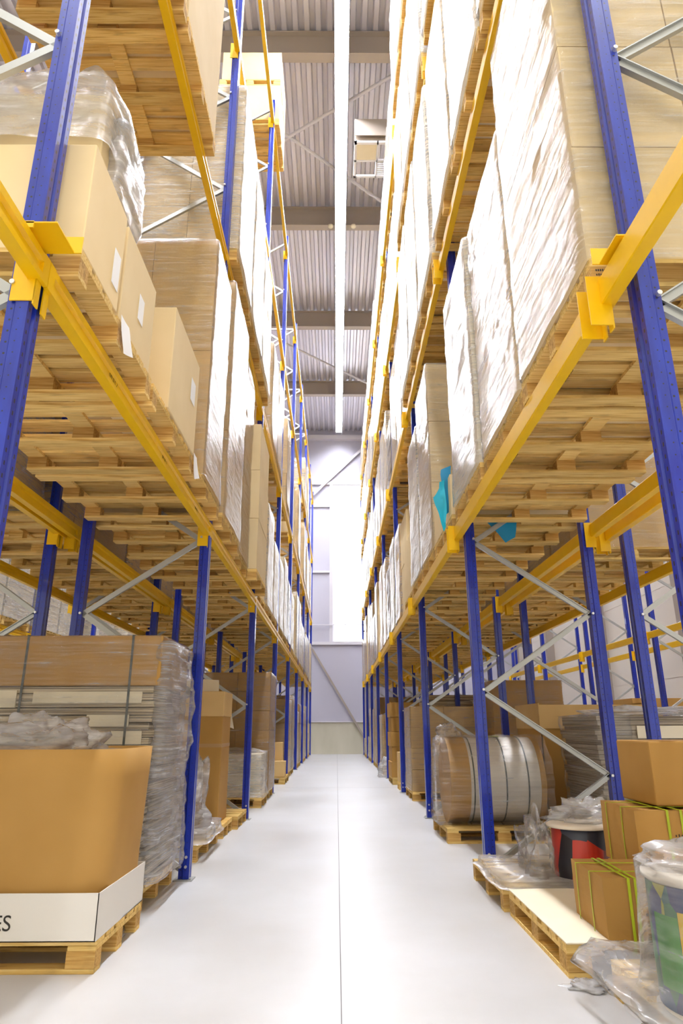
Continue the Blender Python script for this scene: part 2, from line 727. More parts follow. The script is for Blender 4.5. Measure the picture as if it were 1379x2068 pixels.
tag(root, 'white gridded frame unit hanging under the roof right of the strip light', 'heater')

# ------------------------------------------------------------------ rack steel
# post: local x = 0 at aisle face going into the rack, y centred, z up


def post_mesh(h):
    m = MB()
    d, hw = .088, .05
    g = .012
    poly = [(0, -hw), (0, -.014), (g, -.008), (g, .008), (0, .014), (0, hw), (.05, hw), (.058, hw - .008), (d, hw - .008), (d, -hw + .008), (.058, -hw + .008), (.05, -hw)]
    m.extrude(poly[::-1], 'z', .012, h)
    return m.mesh('post', 'blue_enamel')


POST = post_mesh(POSTTOP)


def foot_mesh():
    m = MB()
    m.box(-.03, .12, -.07, .085, .0, .01)
    m.tube((-.012, .065, .01), (-.012, .065, .022), .009, 6)
    return m.mesh('foot_plate', 'galvanised')


FOOT = foot_mesh()


def brace_mesh(dz):
    """C-section lacing bar between the two posts, from front (x small) z=0 to rear z=dz"""
    m = MB()
    x0, x1 = .085, DEPTH - .085
    m.bar((x0, 0, 0), (x1, 0, dz), .045, .028)
    m.bar((x0, -.012, .018 if dz > 0 else .018), (x1, -.012, dz + .018), .006, .03)
    return m.mesh('brace', 'galvanised')


BUP, BDN = brace_mesh(.685), brace_mesh(-.685)


def bolt_mesh():
    m = MB()
    m.tube((0, -.062, 0), (0, .062, 0), .011, 8)
    return m.mesh('bolt', 'bolt_steel')


BOLT = bolt_mesh()
LACE = MB()
for k in range(9):
    for (za, zb) in ((.08 + 1.37 * k, .765 + 1.37 * k), (1.45 + 1.37 * k, .765 + 1.37 * k)):
        LACE.bar((.085, 0, za), (DEPTH - .085, 0, zb), .045, .03)
LACE.bar((.085, 0, 12.45), (DEPTH - .085, 0, 12.45), .045, .03)
LACEM = LACE.mesh('lacing', 'galvanised')


def frame(detail):
    root = empty('upright_frame')
    f = put('front_post', POST, root)
    r = put('rear_post', POST, root, loc=(DEPTH, 0, 0))
    r.rotation_euler = (0, 0, math.pi)
    put('foot_plate', FOOT, root)
    ft = put('foot_plate', FOOT, root, loc=(DEPTH, 0, 0))
    ft.rotation_euler = (0, 0, math.pi)
    if detail:
        for k in range(9):
            put('brace', BUP, root, loc=(0, 0, .08 + 1.37 * k))
            o = put('brace', BDN, root, loc=(0, 0, 1.45 + 1.37 * k))
        for k in range(10):
            put('bolt', BOLT, f, loc=(.075, 0, .1 + 1.37 * k if k < 9 else 12.45))
            if k < 9:
                put('bolt', BOLT, r, loc=(.075, 0, .765 + 1.37 * k))
        put('bolt', BOLT, f, loc=(.03, 0, .17))
        put('bolt', BOLT, f, loc=(.03, 0, .10))
    else:
        put('lacing', LACEM, root)
    return root


FD, FS = frame(True), frame(False)
usedD = usedS = False


def place(o, x, sx, y):
    o.location = (x, y, 0)
    o.rotation_euler = (0, 0, 0 if sx > 0 else math.pi)


FR = {'L1': range(-1, 8), 'R1': range(-1, 8), 'L2': range(-1, 7), 'R2': range(-1, 8), 'L3': range(-1, 6), 'R3': range(-1, 7)}
for row in ROWS:
    fx, sg, y0 = ROWS[row]
    for i in FR[row]:
        det = (row in ('L1', 'R1') and i <= 2) or (row in ('L2', 'R2') and i in (-1, 0))
        if det:
            o = FD if not usedD else copy_tree(FD)
            usedD = True
        else:
            o = FS if not usedS else copy_tree(FS)
            usedS = True
        place(o, fx + sg * (.05 if i == -1 else .015), sg, y0 + BAY * i + .05)
        tag(o, 'blue upright frame with grey lacing, %s, %s from the camera' % (ROWNAME[row], ORD[i + 1]), 'rack frame', 'blue upright frames')

# beams ----------------------------------------------------------------------
BL = BAY - .10


def beam_proto():
    root = empty('rack_beam')
    m = MB()
    # profile in (x, z): x=0 aisle face, stepped groove on the aisle face
    h = .125
    prof = [(0, 0), (0, .03), (.016, .04), (.016, .074), (0, .084), (0, h - .006), (.006, h), (.055, h), (.06, h - .006), (.06, .005), (.055, 0)]
    prof = [(u, v) for u, v in prof]
    prof = [(u + .012, v) for u, v in prof]
    m.extrude(prof, 'y', .004, BL - .004)
    for ya, yb in ((-.048, .004), (BL - .004, BL + .048)):
        m.box(.012, .030, ya, yb, 0, h)
    m.build('box_section', 'yellow_enamel', root)
    for s in (0, 1):
        m = MB()
        ya, yb = (0, .006) if s == 0 else (BL - .006, BL)
        m.box(.028, .126, ya, yb, -.10, .14)
        # flange hooking round the post's aisle face
        fa, fb = (-.034, .006) if s == 0 else (BL - .006, BL + .034)
        m.box(.029, .035, fa, fb, -.115, .124)
        m.build('connector', 'yellow_enamel', root)
    return root


BEAM = beam_proto()
usedB = False
SIDE = {0: 'aisle side', 1: 'rear side'}
BM = []
for row, lv in (('L1', (1, 2, 3, 4)), ('R1', (1, 2, 3, 4)), ('L2', (1,)), ('R2', (1,)), ('L3', (1, 2)), ('R3', (1,))):
    fx, sg, y0 = ROWS[row]
    for i in FR[row]:
        for l in lv:
            for rear in (0, 1):
                if i == -1 and (l > 1):
                    continue
                BM.append((row, i, l, rear))
BEAMS = {}
for row, i, l, rear in BM:
    fx, sg, y0 = ROWS[row]
    o = BEAM if not usedB else copy_tree(BEAM)
    BEAMS[(row, i, l, rear)] = o
    usedB = True
    ya = y0 + BAY * (i - 1) + .10      # bay i lies between frame i-1 and i
    if rear == 0:
        x = fx
        flip = sg < 0
    else:
        x = fx + sg * (DEPTH + .08)
        flip = sg > 0
    if flip:
        o.rotation_euler = (0, 0, math.pi)
        o.location = (x, ya + BL, ZB[l])
    else:
        o.location = (x, ya, ZB[l])
    tag(o, 'yellow beam, %s %s, %s level, %s bay' % (ROWNAME[row], SIDE[rear].replace(' side', ' face') if rear else 'aisle face', LEV[l], ORD[i + 1]), 'rack beam', 'yellow rack beams')

# beam location marks on the first level
for row in ('L1', 'R1'):
    fx, sg, y0 = ROWS[row]
    for i in (0,):
        for k, s in enumerate(('09.03.2', '09.02.1', '09.01.1') if sg < 0 else ('09.04.3', '09.05.2', '09.06.1')):
            y = y0 + BAY * (i - 1) + .10 + .75 + 1.1 * k
            rot = (math.pi / 2, 0, math.pi / 2) if sg < 0 else (math.pi / 2, 0, -math.pi / 2)
            o = text('location_mark', s, .045, 'beam_mark', None, (fx + sg * .027, y, ZB[1] + .048), rot)
            o.parent = BEAMS[(row, i, 1, 0)]
            o.matrix_parent_inverse = BEAMS[(row, i, 1, 0)].matrix_basis.inverted()
# yellow stop brackets at the nearest frames
for row in ('L1', 'R1'):
    fx, sg, y0 = ROWS[row]
    m = MB()
    yy = y0 - BAY
    m.box(fx - sg * .09, fx + sg * .05, yy - .15, yy + .02, ZT[1] + .02, ZT[1] + .026)
    m.box(fx - sg * .12, fx + sg * .05, yy + .02, yy + .026, ZT[1] + .02, ZT[1] + .10)
    m.box(fx + sg * .0, fx + sg * .06, yy - .15, yy - .144, ZT[1] - .0, ZT[1] + .03)
    tag(m.build('stop_bracket', 'yellow_enamel'), 'yellow angle bracket on the nearest post of the %s rack' % ('left' if sg < 0 else 'right'), 'bracket')

# ------------------------------------------------------------------ pallets
PW, PD = 1.13, 1.20    # along the aisle, into the rack


def pallet_parts():
    g = {}
    m = MB()
    ys = [(0, .13), (.17, .27), (.31, .41), (.49, .64), (.72, .82), (.86, .96), (1.0, 1.13)]
    for a, b in ys:
        m.box(0, PD, a, b, .122, .144)
    g['top_board'] = m.mesh('top_deck', 'pallet_wood')
    m = MB()
    m.box(0, .12, 0, PW, .100, .122)
    g['stringer'] = m.mesh('stringer_board', 'pallet_wood')
    m = MB()
    m.box(0, .14, 0, .10, .022, .100)
    g['block'] = m.mesh('block', 'block_wood')
    m = MB()
    m.box(0, PD, 0, .10, 0, .022)
    g['skid'] = m.mesh('bottom_board', 'pallet_wood')
    m = MB()
    for a, b in ys:
        m.box(0, PD, a, b, .122, .144)
    for x in (0, .54, 1.08):
        m.box(x, x + .12, 0, PW, .1, .122)
    for y in (0, .515, 1.03):
        m.box(0, PD, y, y + .1, 0, .022)
        for x in (0, .53, 1.06):
            m.box(x, x + .14, y, y + .1, .022, .1)
    g['whole'] = m.mesh('wooden_pallet', 'pallet_wood')
    return g


PG = pallet_parts()


def pallet_detail():
    root = empty('wooden_pallet')
    put('top_deck', PG['top_board'], root)
    for x in (0, .54, 1.08):
        put('stringer_board', PG['stringer'], root, loc=(x, 0, 0))
    for y in (0, .515, 1.03):
        put('bottom_board', PG['skid'], root, loc=(0, y, 0))
        for x in (0, .53, 1.06):
            put('block', PG['block'], root, loc=(x, y, 0))
    return root


PDET = [None]


def pallet(x, y, z, sg, detail, label, group='pallets in the racks', sc=(1, 1, 1)):
    """x = aisle end, y = near edge"""
    if detail:
        if PDET[0] is None:
            PDET[0] = pallet_detail()
            o = PDET[0]
        else:
            o = copy_tree(PDET[0])
    else:
        o = put('wooden_pallet', PG['whole'])
    if sg < 0:
        o.rotation_euler = (0, 0, math.pi)
        o.location = (x, y + PW * sc[1], z)
    else:
        o.rotation_euler = (0, 0, 0)
        o.location = (x, y, z)
    o.scale = sc
    tag(o, label, 'pallet', group)
    return o


# ------------------------------------------------------------------ film shells


def shell_mesh(w, d, h, seed, nx=10, nz=14, amp=.02, r=.05, top=True, skirt=0.0, name='film', mat='stretch_film', dome=0.0):
    """closed sleeve round a w(x) by d(y) by h(z) load with creases; origin at x=0,y=0,z=0 corner"""
    # perimeter points with rounded corners
    per = []
    def corner(cx, cy, a0):
        for k in range(4):
            a = a0 + math.pi / 2 * k / 3
            per.append((cx + r * math.cos(a), cy + r * math.sin(a), math.cos(a), math.sin(a)))
    e = .0
    def side(x0, y0, x1, y1, nxn, nyn, n):
        for k in range(1, n):
            t = k / n
            per.append((x0 + (x1 - x0) * t, y0 + (y1 - y0) * t, nxn, nyn))
    corner(w - r, r, -math.pi / 2)
    side(w, r, w, d - r, 1, 0, nx)
    corner(w - r, d - r, 0)
    side(w - r, d, r, d, 0, 1, nx)
    corner(r, d - r, math.pi / 2)
    side(0, d - r, 0, r, -1, 0, nx)
    corner(r, r, math.pi)
    side(r, 0, w - r, 0, 0, -1, nx)
    n = len(per)
    m = MB()
    for j in range(nz + 1):
        t = j / nz
        z = h * t
        for (x, y, ax, ay) in per:
            p = Vector((x * 2.2 + seed * 7.3, y * 2.2 + seed * 3.1, z * 6))
            q = noise.noise(p) * amp + noise.noise(p * 3.1) * amp * .5
            pull = .012 + skirt * (max(0, .25 - t) / .25) ** 2
            m.v.append((x + ax * (q + pull), y + ay * (q + pull), z + .01 * noise.noise(p * 1.7)))
    for j in range(nz):
        for k in range(n):
            l = (k + 1) % n
            m.f.append((j * n + k, j * n + l, (j + 1) * n + l, (j + 1) * n + k))
            m.mi.append(0)
    if top:
        prev = list(range(nz * n, nz * n + n))
        rings = 5 if dome else 2
        for rj in range(1, rings):
            s = 1 - rj / rings
            base = len(m.v)
            for (x, y, ax, ay) in per:
                X = w / 2 + (x - w / 2) * s
                Y = d / 2 + (y - d / 2) * s
                p = Vector((X * 6 + seed, Y * 6, 3.3))
                m.v.append((X, Y, h + .012 + dome * (1 - s ** 3) + noise.noise(p) * (.02 + dome * .35)))
            for k in range(n):
                l = (k + 1) % n
                m.f.append((prev[k], prev[l], base + l, base + k))
                m.mi.append(0)
            prev = list(range(base, base + n))
        m.f.append(tuple(prev))
        m.mi.append(0)
    return m.mesh(name, mat, True)


def crumple(name, size, seed, mat='crumpled_film', parent=None, loc=(0, 0, 0), rough=.35, sub=22, flat=False):
    """loose crumpled plastic heap lying on a surface, origin at its base centre"""
    m = MB()
    sx, sy, sz = size
    n = sub
    for j in range(n // 2 + 1):
        ph = (math.pi / 2) * j / (n // 2)
        for k in range(n):
            th = 2 * math.pi * k / n
            p = Vector((math.cos(th) * math.cos(ph) * 1.9 + seed * 5, math.sin(th) * math.cos(ph) * 1.9, math.sin(ph) * 2.2))
            q = 1 + rough * (noise.noise(p) + .6 * noise.noise(p * 2.4) + .22 * noise.noise(p * 6))
            m.v.append((sx * math.cos(th) * math.cos(ph) * q, sy * math.sin(th) * math.cos(ph) * q, max(0.002, sz * math.sin(ph) * (q + .35 * rough * noise.noise(p * 2)))))
    for j in range(n // 2):
        for k in range(n):
            l = (k + 1) % n
            m.f.append((j * n + k, j * n + l, (j + 1) * n + l, (j + 1) * n + k))
            m.mi.append(0)
    o = m.build(name, mat, parent, not flat)
    o.location = loc
    return o


def flap(name, pts, mat, parent=None, seed=1, n=7, amp=.02, th=0):
    """loose sheet spanned by 4 corner points"""
    a, b, c, d = [Vector(p) for p in pts]
    m = MB()
    for j in range(n + 1):
        for k in range(n + 1):
            u, v = k / n, j / n
            p = a.lerp(b, u).lerp(d.lerp(c, u), v)
            q = noise.noise_vector(p * 6 + Vector((seed, 0, 0))) * amp
            m.v.append(tuple(p + q))
    for j in range(n):
        for k in range(n):
            i = j * (n + 1) + k
            m.f.append((i, i + 1, i + n + 2, i + n + 1))
            m.mi.append(0)
    return m.build(name, mat, parent, True)


# ------------------------------------------------------------------ loads
# local frame of a load: x=0 at the aisle face going into the rack, y=0 near edge, z=0 on the pallet
SH = {}
BX = {}


def boxmesh(w, d, h, mat, name='carton'):
    k = (round(w, 3), round(d, 3), round(h, 3), mat)
    if k not in BX:
        m = MB()
        m.box(0, w, 0, d, 0, h)
        BX[k] = m.mesh(name, mat)
    return BX[k]


def root_at(name, x, y, z, sg, d):
    o = empty(name)
    if sg < 0:
        # rotate by 180 deg: the near edge becomes local y=d
        o.rotation_euler = (0, 0, math.pi)
        o.location = (x, y + d, z)
    else:
        o.location = (x, y, z)
    return o


def wrapped(x, y, z, sg, h, label, group, near=False, mat='carton_pale', d=1.10, w=1.16, tiers=None, cols=None, film_mat=None, seed=None, dy=0):
    seed = R.randint(0, 999) if seed is None else seed
    rr = random.Random(seed)
    root = root_at('wrapped_load', x, y + .015 + dy, z, sg, d)
    tiers = tiers or max(1, round(h / .62))
    th = h / tiers
    cols = cols or rr.choice((1, 2, 2, 3))
    if near:
        ncx = 2
        for t in range(tiers):
            for c in range(cols):
                for k in range(ncx):
                    put('carton', boxmesh(w / ncx - .007, d / cols - .007, th - .006, mat), root, loc=(k * w / ncx + rr.uniform(-.003, .003), c * d / cols, t * th))
    else:
        key = (tiers, cols, round(h, 2), mat, d)
        if key not in SH:
            m = MB()
            for t in range(tiers):
                for c in range(cols):
                    for k in range(2):
                        o_ = rr.uniform(-.006, .006)
                        m.box(k * w / 2 + o_, (k + 1) * w / 2 - .006 + o_, c * d / cols, (c + 1) * d / cols - .006, t * th, (t + 1) * th - .005)
            SH[key] = m.mesh('carton_stack', mat)
        put('carton_stack', SH[key], root)
    fm = film_mat or ('stretch_film_dense' if rr.random() < .5 else 'stretch_film')
    if near:
        me = shell_mesh(w, d, h, seed, 14, 30, .009, .022, True, .012, mat=fm)
        put('film', me, root)
    else:
        key = ('f', round(h, 1), fm, seed % 3, d)
        if key not in SH:
            SH[key] = shell_mesh(w, d, round(h, 1), seed % 3, 5, 10, .014, .03, True, .015, mat=fm)
        o = put('film', SH[key], root)
        o.scale = (1, 1, h / round(h, 1))
    tag(root, label, 'wrapped pallet load', group)
    return root


def box_thing(x, y, z, sg, w, d, h, mat, label, group=None, name='cardboard_box', paper=None, tape=False, bevel=.006, rz=0, cat='box'):
    root = root_at(name, x, y, z, sg, d)
    if rz:
        root.rotation_euler.z += rz
    m = MB()
    m.box(0, w, 0, d, 0, h)
    m.build('carton_body', mat, root, bevel=bevel)
    if tape:
        m = MB()
        m.box(w * .5 - .03, w * .5 + .03, -.0012, d + .0012, h - .12, h + .0012)
        m.build('tape', 'tape_brown', root)
    if paper:
        y0, z0, pw, ph = paper
        m = MB()
        m.box(-.0022, -.0006, y0, y0 + pw, z0, z0 + ph)
        m.build('label_sheet', 'paper_white', root)
    tag(root, label, cat, group)
    return root


def slots(row, b):
    fx, sg, y0 = ROWS[row]
    ys = y0 + BAY * (b - 1) + .10
    return [ys + .04 + k * 1.178 for k in range(3)]


POSN = ['nearest of its three', 'middle of its three', 'farthest of its three']
XFACE = {'L1': -1.10, 'R1': 1.12, 'L2': -3.88, 'R2': 4.0, 'L3': -6.1, 'R3': 6.3}


def slot_label(kind, row, l, b, k):
    return '%s, %s, %s level, %s bay, %s' % (kind, ROWNAME[row], LEV[l], ORD[b + 1], POSN[k].replace(' of its three', ''))


def put_load(row, l, b, k, typ, top, **kw):
    fx, sg, y0 = ROWS[row]
    xf = XFACE[row] + sg * (kw.pop('dx', 0.0))
    if row == 'R1' and l > 1 and b < 2:
        xf -= .05
    if row in ('L1', 'R1') and b >= 2:
        xf += sg * .09
    y = slots(row, b)[k]
    near = row in ('L1', 'R1') and ((l == 1 and b <= 1) or (l == 2 and b <= 0) or (l == 2 and b == 1 and k == 0 and row == 'L1'))
    pallet(xf + sg * 0, y, ZT[l] + .001, sg, row in ('L1', 'R1') and ((l == 1 and b <= 2) or (l == 2 and b <= 1)),
           slot_label('pale wooden pallet', row, l, b, k))
    z = ZT[l] + .147
    if typ == 'W':
        wrapped(xf, y, z, sg, top - z, slot_label('film wrapped carton load', row, l, b, k), 'wrapped loads in the racks', near, **kw)
    elif typ == 'B':       # bare cartons, each a thing
        tiers = kw.get('tiers', 3)
        n = kw.get('n', 1)
        hh = (top - z) / tiers
        dd = PW / n
        for t in range(tiers):
            for c in range(n):
                tn = ('bottom', 'second', 'third', 'fourth')[t] if t < tiers - 1 else 'top'
                box_thing(xf + sg * R.uniform(0, .012), y + c * dd, z + t * hh, sg, 1.14, dd - .012, hh - .003, kw.get('mat', 'carton_pale'),
                          '%s bare box, %s, %s level, %s bay, %s stack%s' % (tn, ROWNAME[row].replace(' aisle', ''), LEV[l], ORD[b + 1], POSN[k].split()[0], '' if n == 1 else (', near half' if c == 0 else ', far half')),
                          'bare boxes in the racks', bevel=0.004)
    elif typ == 'F':      # flat folded cartons, strapped and wrapped
        h = top - z
        root = root_at('flatpack_stack', xf, y + .025, z, sg, 1.08)
        m = MB()
        rr = random.Random(b * 7 + k + l)
        n = 10
        for t in range(n):
            o_ = rr.uniform(-.02, .02)
            m.box(.02 + o_, 1.12 + o_, .02, 1.06, t * h / n, (t + 1) * h / n - .004)
        m.build('folded_cartons', 'flatpack_edges', root)
        put('film', shell_mesh(1.16, 1.08, h, b + k, 6, 10, .02, .03, True, .02, mat='stretch_film'), root)
        tag(root, slot_label('wrapped stack of flat cartons', row, l, b, k), 'flat carton stack', 'flat carton stacks in the racks')


# ---- left aisle rack
# level 1, bay 0: individually seen boxes
yk = slots('L1', 0)
Z1 = ZT[1] + .147
for k in range(2):
    pallet(-1.10, yk[k], ZT[1] + .001, -1, True, slot_label('pale wooden pallet', 'L1', 1, 0, k))
box_thing(-1.10, 2.37, Z1, -1, .88, .47, .58, 'carton_pale', 'large plain box with paper label, first level front of the left rack', 'plain boxes on the nearest left pallets', paper=(.03, .10, .09, .20))
box_thing(-1.11, 2.90, Z1, -1, .19, .56, .585, 'carton_pale', 'thin upright box with paper label, left rack, behind the large plain box', 'plain boxes on the nearest left pallets', paper=(.20, .2, .09, .16))
# tall box with film thrown over
root = root_at('film_topped_load', -1.30, 2.86, Z1, -1, .58)
m = MB()
m.box(0, 1.0, 0, .58, 0, 1.48)
m.build('carton_body', 'carton_pale', root, bevel=.008)
m = MB()
m.box(.12, .22, .5802, .5816, .80, .90)
m.build('tape', 'tape_brown', root)
put('film', shell_mesh(1.02, .6, .5, 5, 14, 16, .03, .05, True, .03, mat='crumpled_film', dome=.2), root, loc=(-.01, -.01, 1.1))
m = shell_mesh(.1, .42, 1.3, 9, 8, 22, .035, .03, True, 0, mat='crumpled_film')
put('loose_film', m, root, loc=(-.07, .05, .1))
tag(root, 'tall box with loose clear film over its top, nearest left pallet', 'box')
box_thing(-1.09, 3.86, Z1, -1, .42, .80, .76, 'carton_pale', 'single square box with white label, middle pallet of the left first bay', 'plain boxes on the nearest left pallets', paper=(.10, .36, .14, .18))
m = MB()
# paper dockets hanging under the pallet load
for (yy, zz) in ((2.86, 3.12), (4.62, 3.12)):
    o = flap('hanging_document', ((-1.085, yy, zz + .02), (-1.085, yy + .13, zz + .03), (-1.06, yy + .16, zz - .13), (-1.07, yy + .06, zz - .17)), 'paper_white', None, yy, 5, .012)
    tag(o, 'white document sheet hanging over the left pallet edge %s' % ('under the thin upright box' if yy < 3 else 'beside the single square box'), 'paper')

put_load('L1', 1, 0, 2, 'W', 5.47, dy=.32, d=.78, tiers=2, cols=1, film_mat='stretch_film', mat='carton_kraft', seed=11)
put_load('L1', 1, 1, 0, 'W', 5.78, tiers=3, cols=2, film_mat='stretch_film', mat='carton_kraft', seed=12)
put_load('L1', 1, 1, 1, 'W', 5.7, dx=.06, tiers=4, cols=2, film_mat='stretch_film', mat='carton_kraft', seed=13)
put_load('L1', 1, 1, 2, 'B', 5.2, dx=-.06, tiers=3, n=1)
put_load('L1', 1, 2, 0, 'B', 4.95, tiers=2, n=2)
put_load('L1', 1, 2, 1, 'W', 4.9)
put_load('L1', 1, 2, 2, 'W', 4.55)
for b in range(3, 8):
    for k in range(3):
        if (b, k) in ((3, 2), (6, 0)):
            put_load('L1', 1, b, k, 'F', 4.4 + .1 * k)
        elif (b, k) in ((4, 1), (7, 1)):
            put_load('L1', 1, b, k, 'B', 4.7, tiers=2, n=2)
        else:
            put_load('L1', 1, b, k, 'W', R.uniform(4.5, 5.4))
# level 2
for k in range(2):
    put_load('L1', 2, 0, k, 'B', 8.5, tiers=1, n=1)
for k, t in enumerate((8.62, 8.55, 8.3)):
    put_load('L1', 2, 1, k, 'W', t, tiers=4, cols=2, film_mat='stretch_film_dense', seed=21 + k)
for b in range(2, 8):
    for k in range(3):
        if (b, k) in ((2, 0), (3, 0), (3, 2), (4, 1), (5, 0), (5, 1), (6, 0), (7, 0), (7, 2)):
            continue
        if b == 4 and k == 0:
            put_load('L1', 2, b, k, 'B', 7.6, tiers=3)
        else:
            put_load('L1', 2, b, k, 'W', R.uniform(7.4, 8.6), mat='carton_kraft')
# level 3 and 4
for b, k, t in ((5, 2, 10.9), (6, 1, 11.2)):
    put_load('L1', 3, b, k, 'W', t)
pallet(-1.10, slots('L1', 2)[0], ZT[4] + .001, -1, False, slot_label('pale wooden pallet', 'L1', 4, 2, 0))
box_thing(-1.10, slots('L1', 2)[0], ZT[4] + .147, -1, 1.16, 1.1, .86, 'carton_pale', 'lower big box of the high pair on top of the left rack', 'high boxes on the left rack')
pallet(-1.10, slots('L1', 2)[0], ZT[4] + 1.012, -1, False, 'wooden pallet between two big boxes on top of the left rack')
box_thing(-1.10, slots('L1', 2)[0], ZT[4] + 1.16, -1, 1.16, 1.1, .72, 'carton_pale', 'upper big box of the high pair on top of the left rack', 'high boxes on the left rack')

# ---- right aisle rack
put_load('R1', 1, 0, 0, 'W', 5.74, tiers=4, cols=1, film_mat='stretch_film', mat='carton_pale', seed=31)
st = [o for o in bpy.data.objects if o.get('label') == slot_label('pale wooden pallet', 'R1', 1, 0, 0)][0]
m = MB()
r3 = random.Random(5)
for zz, n, hh in ((.078, 11, .012), (.055, 6, .014)):
    for i in range(n):
        m.box(.02 + i * .0095, .026 + i * .0095, -.0008, .0, zz, zz + hh * r3.uniform(.5, 1))
m.box(.012, .130, -.0008, 0, .040, .0415)
m.build('printed_stamp', 'text_black', st)
put_load('R1', 1, 0, 1, 'W', 5.2, tiers=2, cols=1, film_mat='stretch_film_dense', mat='carton_pale', seed=32, dx=.02)
put_load('R1', 1, 0, 2, 'W', 5.28, tiers=2, cols=2, film_mat='stretch_film_dense', mat='carton_cream', seed=33)
put_load('R1', 1, 1, 1, 'W', 5.5, tiers=3, cols=2, film_mat='stretch_film', mat='carton_pale', seed=34)
put_load('R1', 1, 1, 2, 'W', 5.2, tiers=3, cols=2, film_mat='stretch_film_dense', mat='carton_cream', seed=35)
put_load('R1', 1, 1, 0, 'B', 3.55, tiers=1)
put_load('R1', 1, 2, 0, 'B', 4.05, dx=-.07, tiers=1)
put_load('R1', 1, 2, 1, 'B', 4.8, tiers=2, n=1)
put_load('R1', 1, 2, 2, 'W', 4.9, mat='carton_kraft')
for b in range(3, 8):
    for k in range(3):
        if (b, k) in ((3, 1), (5, 0)):
            put_load('R1', 1, b, k, 'F', 4.6 + .1 * k)
        elif (b, k) in ((4, 1), (6, 1)):
            put_load('R1', 1, b, k, 'B', 4.8, tiers=3, n=2)
        else:
            put_load('R1', 1, b, k, 'W', R.uniform(4.6, 5.6), mat=R.choice(('carton_cream', 'carton_kraft')))
for b in range(0, 8):
    for k in range(3):
        t = {0: (8.6, 8.6, 8.62), 1: (8.7, 8.75, 8.7), 2: (8.7, 8.75, 8.6)}.get(b, [R.uniform(8.3, 8.78) for _ in range(3)])[k]
        if (b, k) in ((3, 0), (4, 2)):
            put_load('R1', 2, b, k, 'F', 7.8)
        else:
            put_load('R1', 2, b, k, 'W', t, mat=('carton_cream' if (b + k) % 2 else 'carton_pale'), film_mat='stretch_film_dense')
for b in range(0, 8):
    for k in range(3):
        put_load('R1', 3, b, k, 'W', {1: 11.6, 2: 11.75}.get(b, R.uniform(11.4, 11.85)), mat=('carton_cream' if (b + k) % 3 else 'carton_pale'))
for b in range(1, 8):
    for k in range(3):
        if (b, k) in ((1, 0), (2, 0)):
            continue
        put_load('R1', 4, b, k, 'W', {1: 14.7, 2: 14.85}.get(b, R.uniform(13.9, 14.6)), mat=('carton_cream' if (b + k) % 2 else 'carton_pale'), film_mat='stretch_film_dense')
# blue bag caught in the film by the second bay
root = empty('plastic_bag', (1.06, 6.25, 3.12))
flap('sheet', ((-.0, -.02, .52), (.10, -.04, .56), (.08, .02, .12), (.02, 0, .06)), 'cloth_blue', root, 3, 8, .03)
flap('sheet', ((-.02, -.03, .40), (.03, -.03, .42), (.03, -.04, -.06), (-.015, -.03, .0)), 'cloth_teal', root, 5, 8, .03)
flap('sheet', ((-.10, -.02, .22), (.0, -.03, .36), (.02, -.03, -.08), (-.0, -.03, -.13)), 'cloth_teal', root, 8, 8, .02)
tag(root, 'blue plastic bag hanging from wrapped load, right rack first level', 'bag')
o = flap('plastic_bag', ((1.42, 6.02, 3.05), (1.72, 6.02, 3.05), (1.70, 6.05, 2.88), (1.60, 6.05, 2.83)), 'cloth_blue', None, 4, 7, .02)
tag(o, 'blue plastic corner poking down below the right rack pallet boards', 'bag')

# ---- racks behind: level 1 pallets and loads (undersides in view)
for row, mx in (('L2', 7), ('R2', 8)):
    for b in range(0, mx):
        for k in range(3):
            if (row, b, k) in (('R2', 0, 0), ('R2', 0, 1), ('R2', 0, 2), ('R2', 1, 0)):
                continue
            put_load(row, 1, b, k, 'W', R.uniform(4.2, 5.2), mat='carton_kraft')
for b in range(0, 5):
    for k in range(3):
        if R.random() < .85:
            put_load('L3', 1, b, k, 'W', R.uniform(4.6, 5.4), mat='carton_cream', film_mat='stretch_film_dense')
        if R.random() < .7:
            put_load('L3', 2, b, k, 'W', R.uniform(7.4, 8.4), mat='carton_pale')

# ------------------------------------------------------------------ floor level, left
GP = 'pallets on the floor'
# big cardboard bin on a half pallet
pb = MB()
root = root_at('wooden_pallet', -1.20, 3.81, 0, -1, .80)
m = MB()
for a, b in ((0, .13), (.16, .28), (.33, .47), (.52, .64), (.67, .80)):
    m.box(0, 1.2, a, b, .122, .144)
m.build('top_deck', 'pallet_wood', root, bevel=.003)
for x in (0, .53, 1.06):
    m = MB()
    m.box(x, x + .14, 0, .8, .1, .122)
    m.build('stringer_board', 'pallet_wood', root)
for y in (0, .35, .70):
    m = MB()
    m.box(0, 1.2, y, y + .1, 0, .022)
    m.build('bottom_board', 'pallet_wood', root, bevel=.003)
    for x in (0, .53, 1.055):
        m = MB()
        m.box(x, x + .145, y, y + .1, .022, .1)
        m.build('block', 'block_wood', root, bevel=.003)
tag(root, 'wooden pallet under the big open cardboard bin at lower left', 'pallet', GP)
PHALF = root

root = root_at('cardboard_bin', -1.205, 3.80, .145, -1, .82)


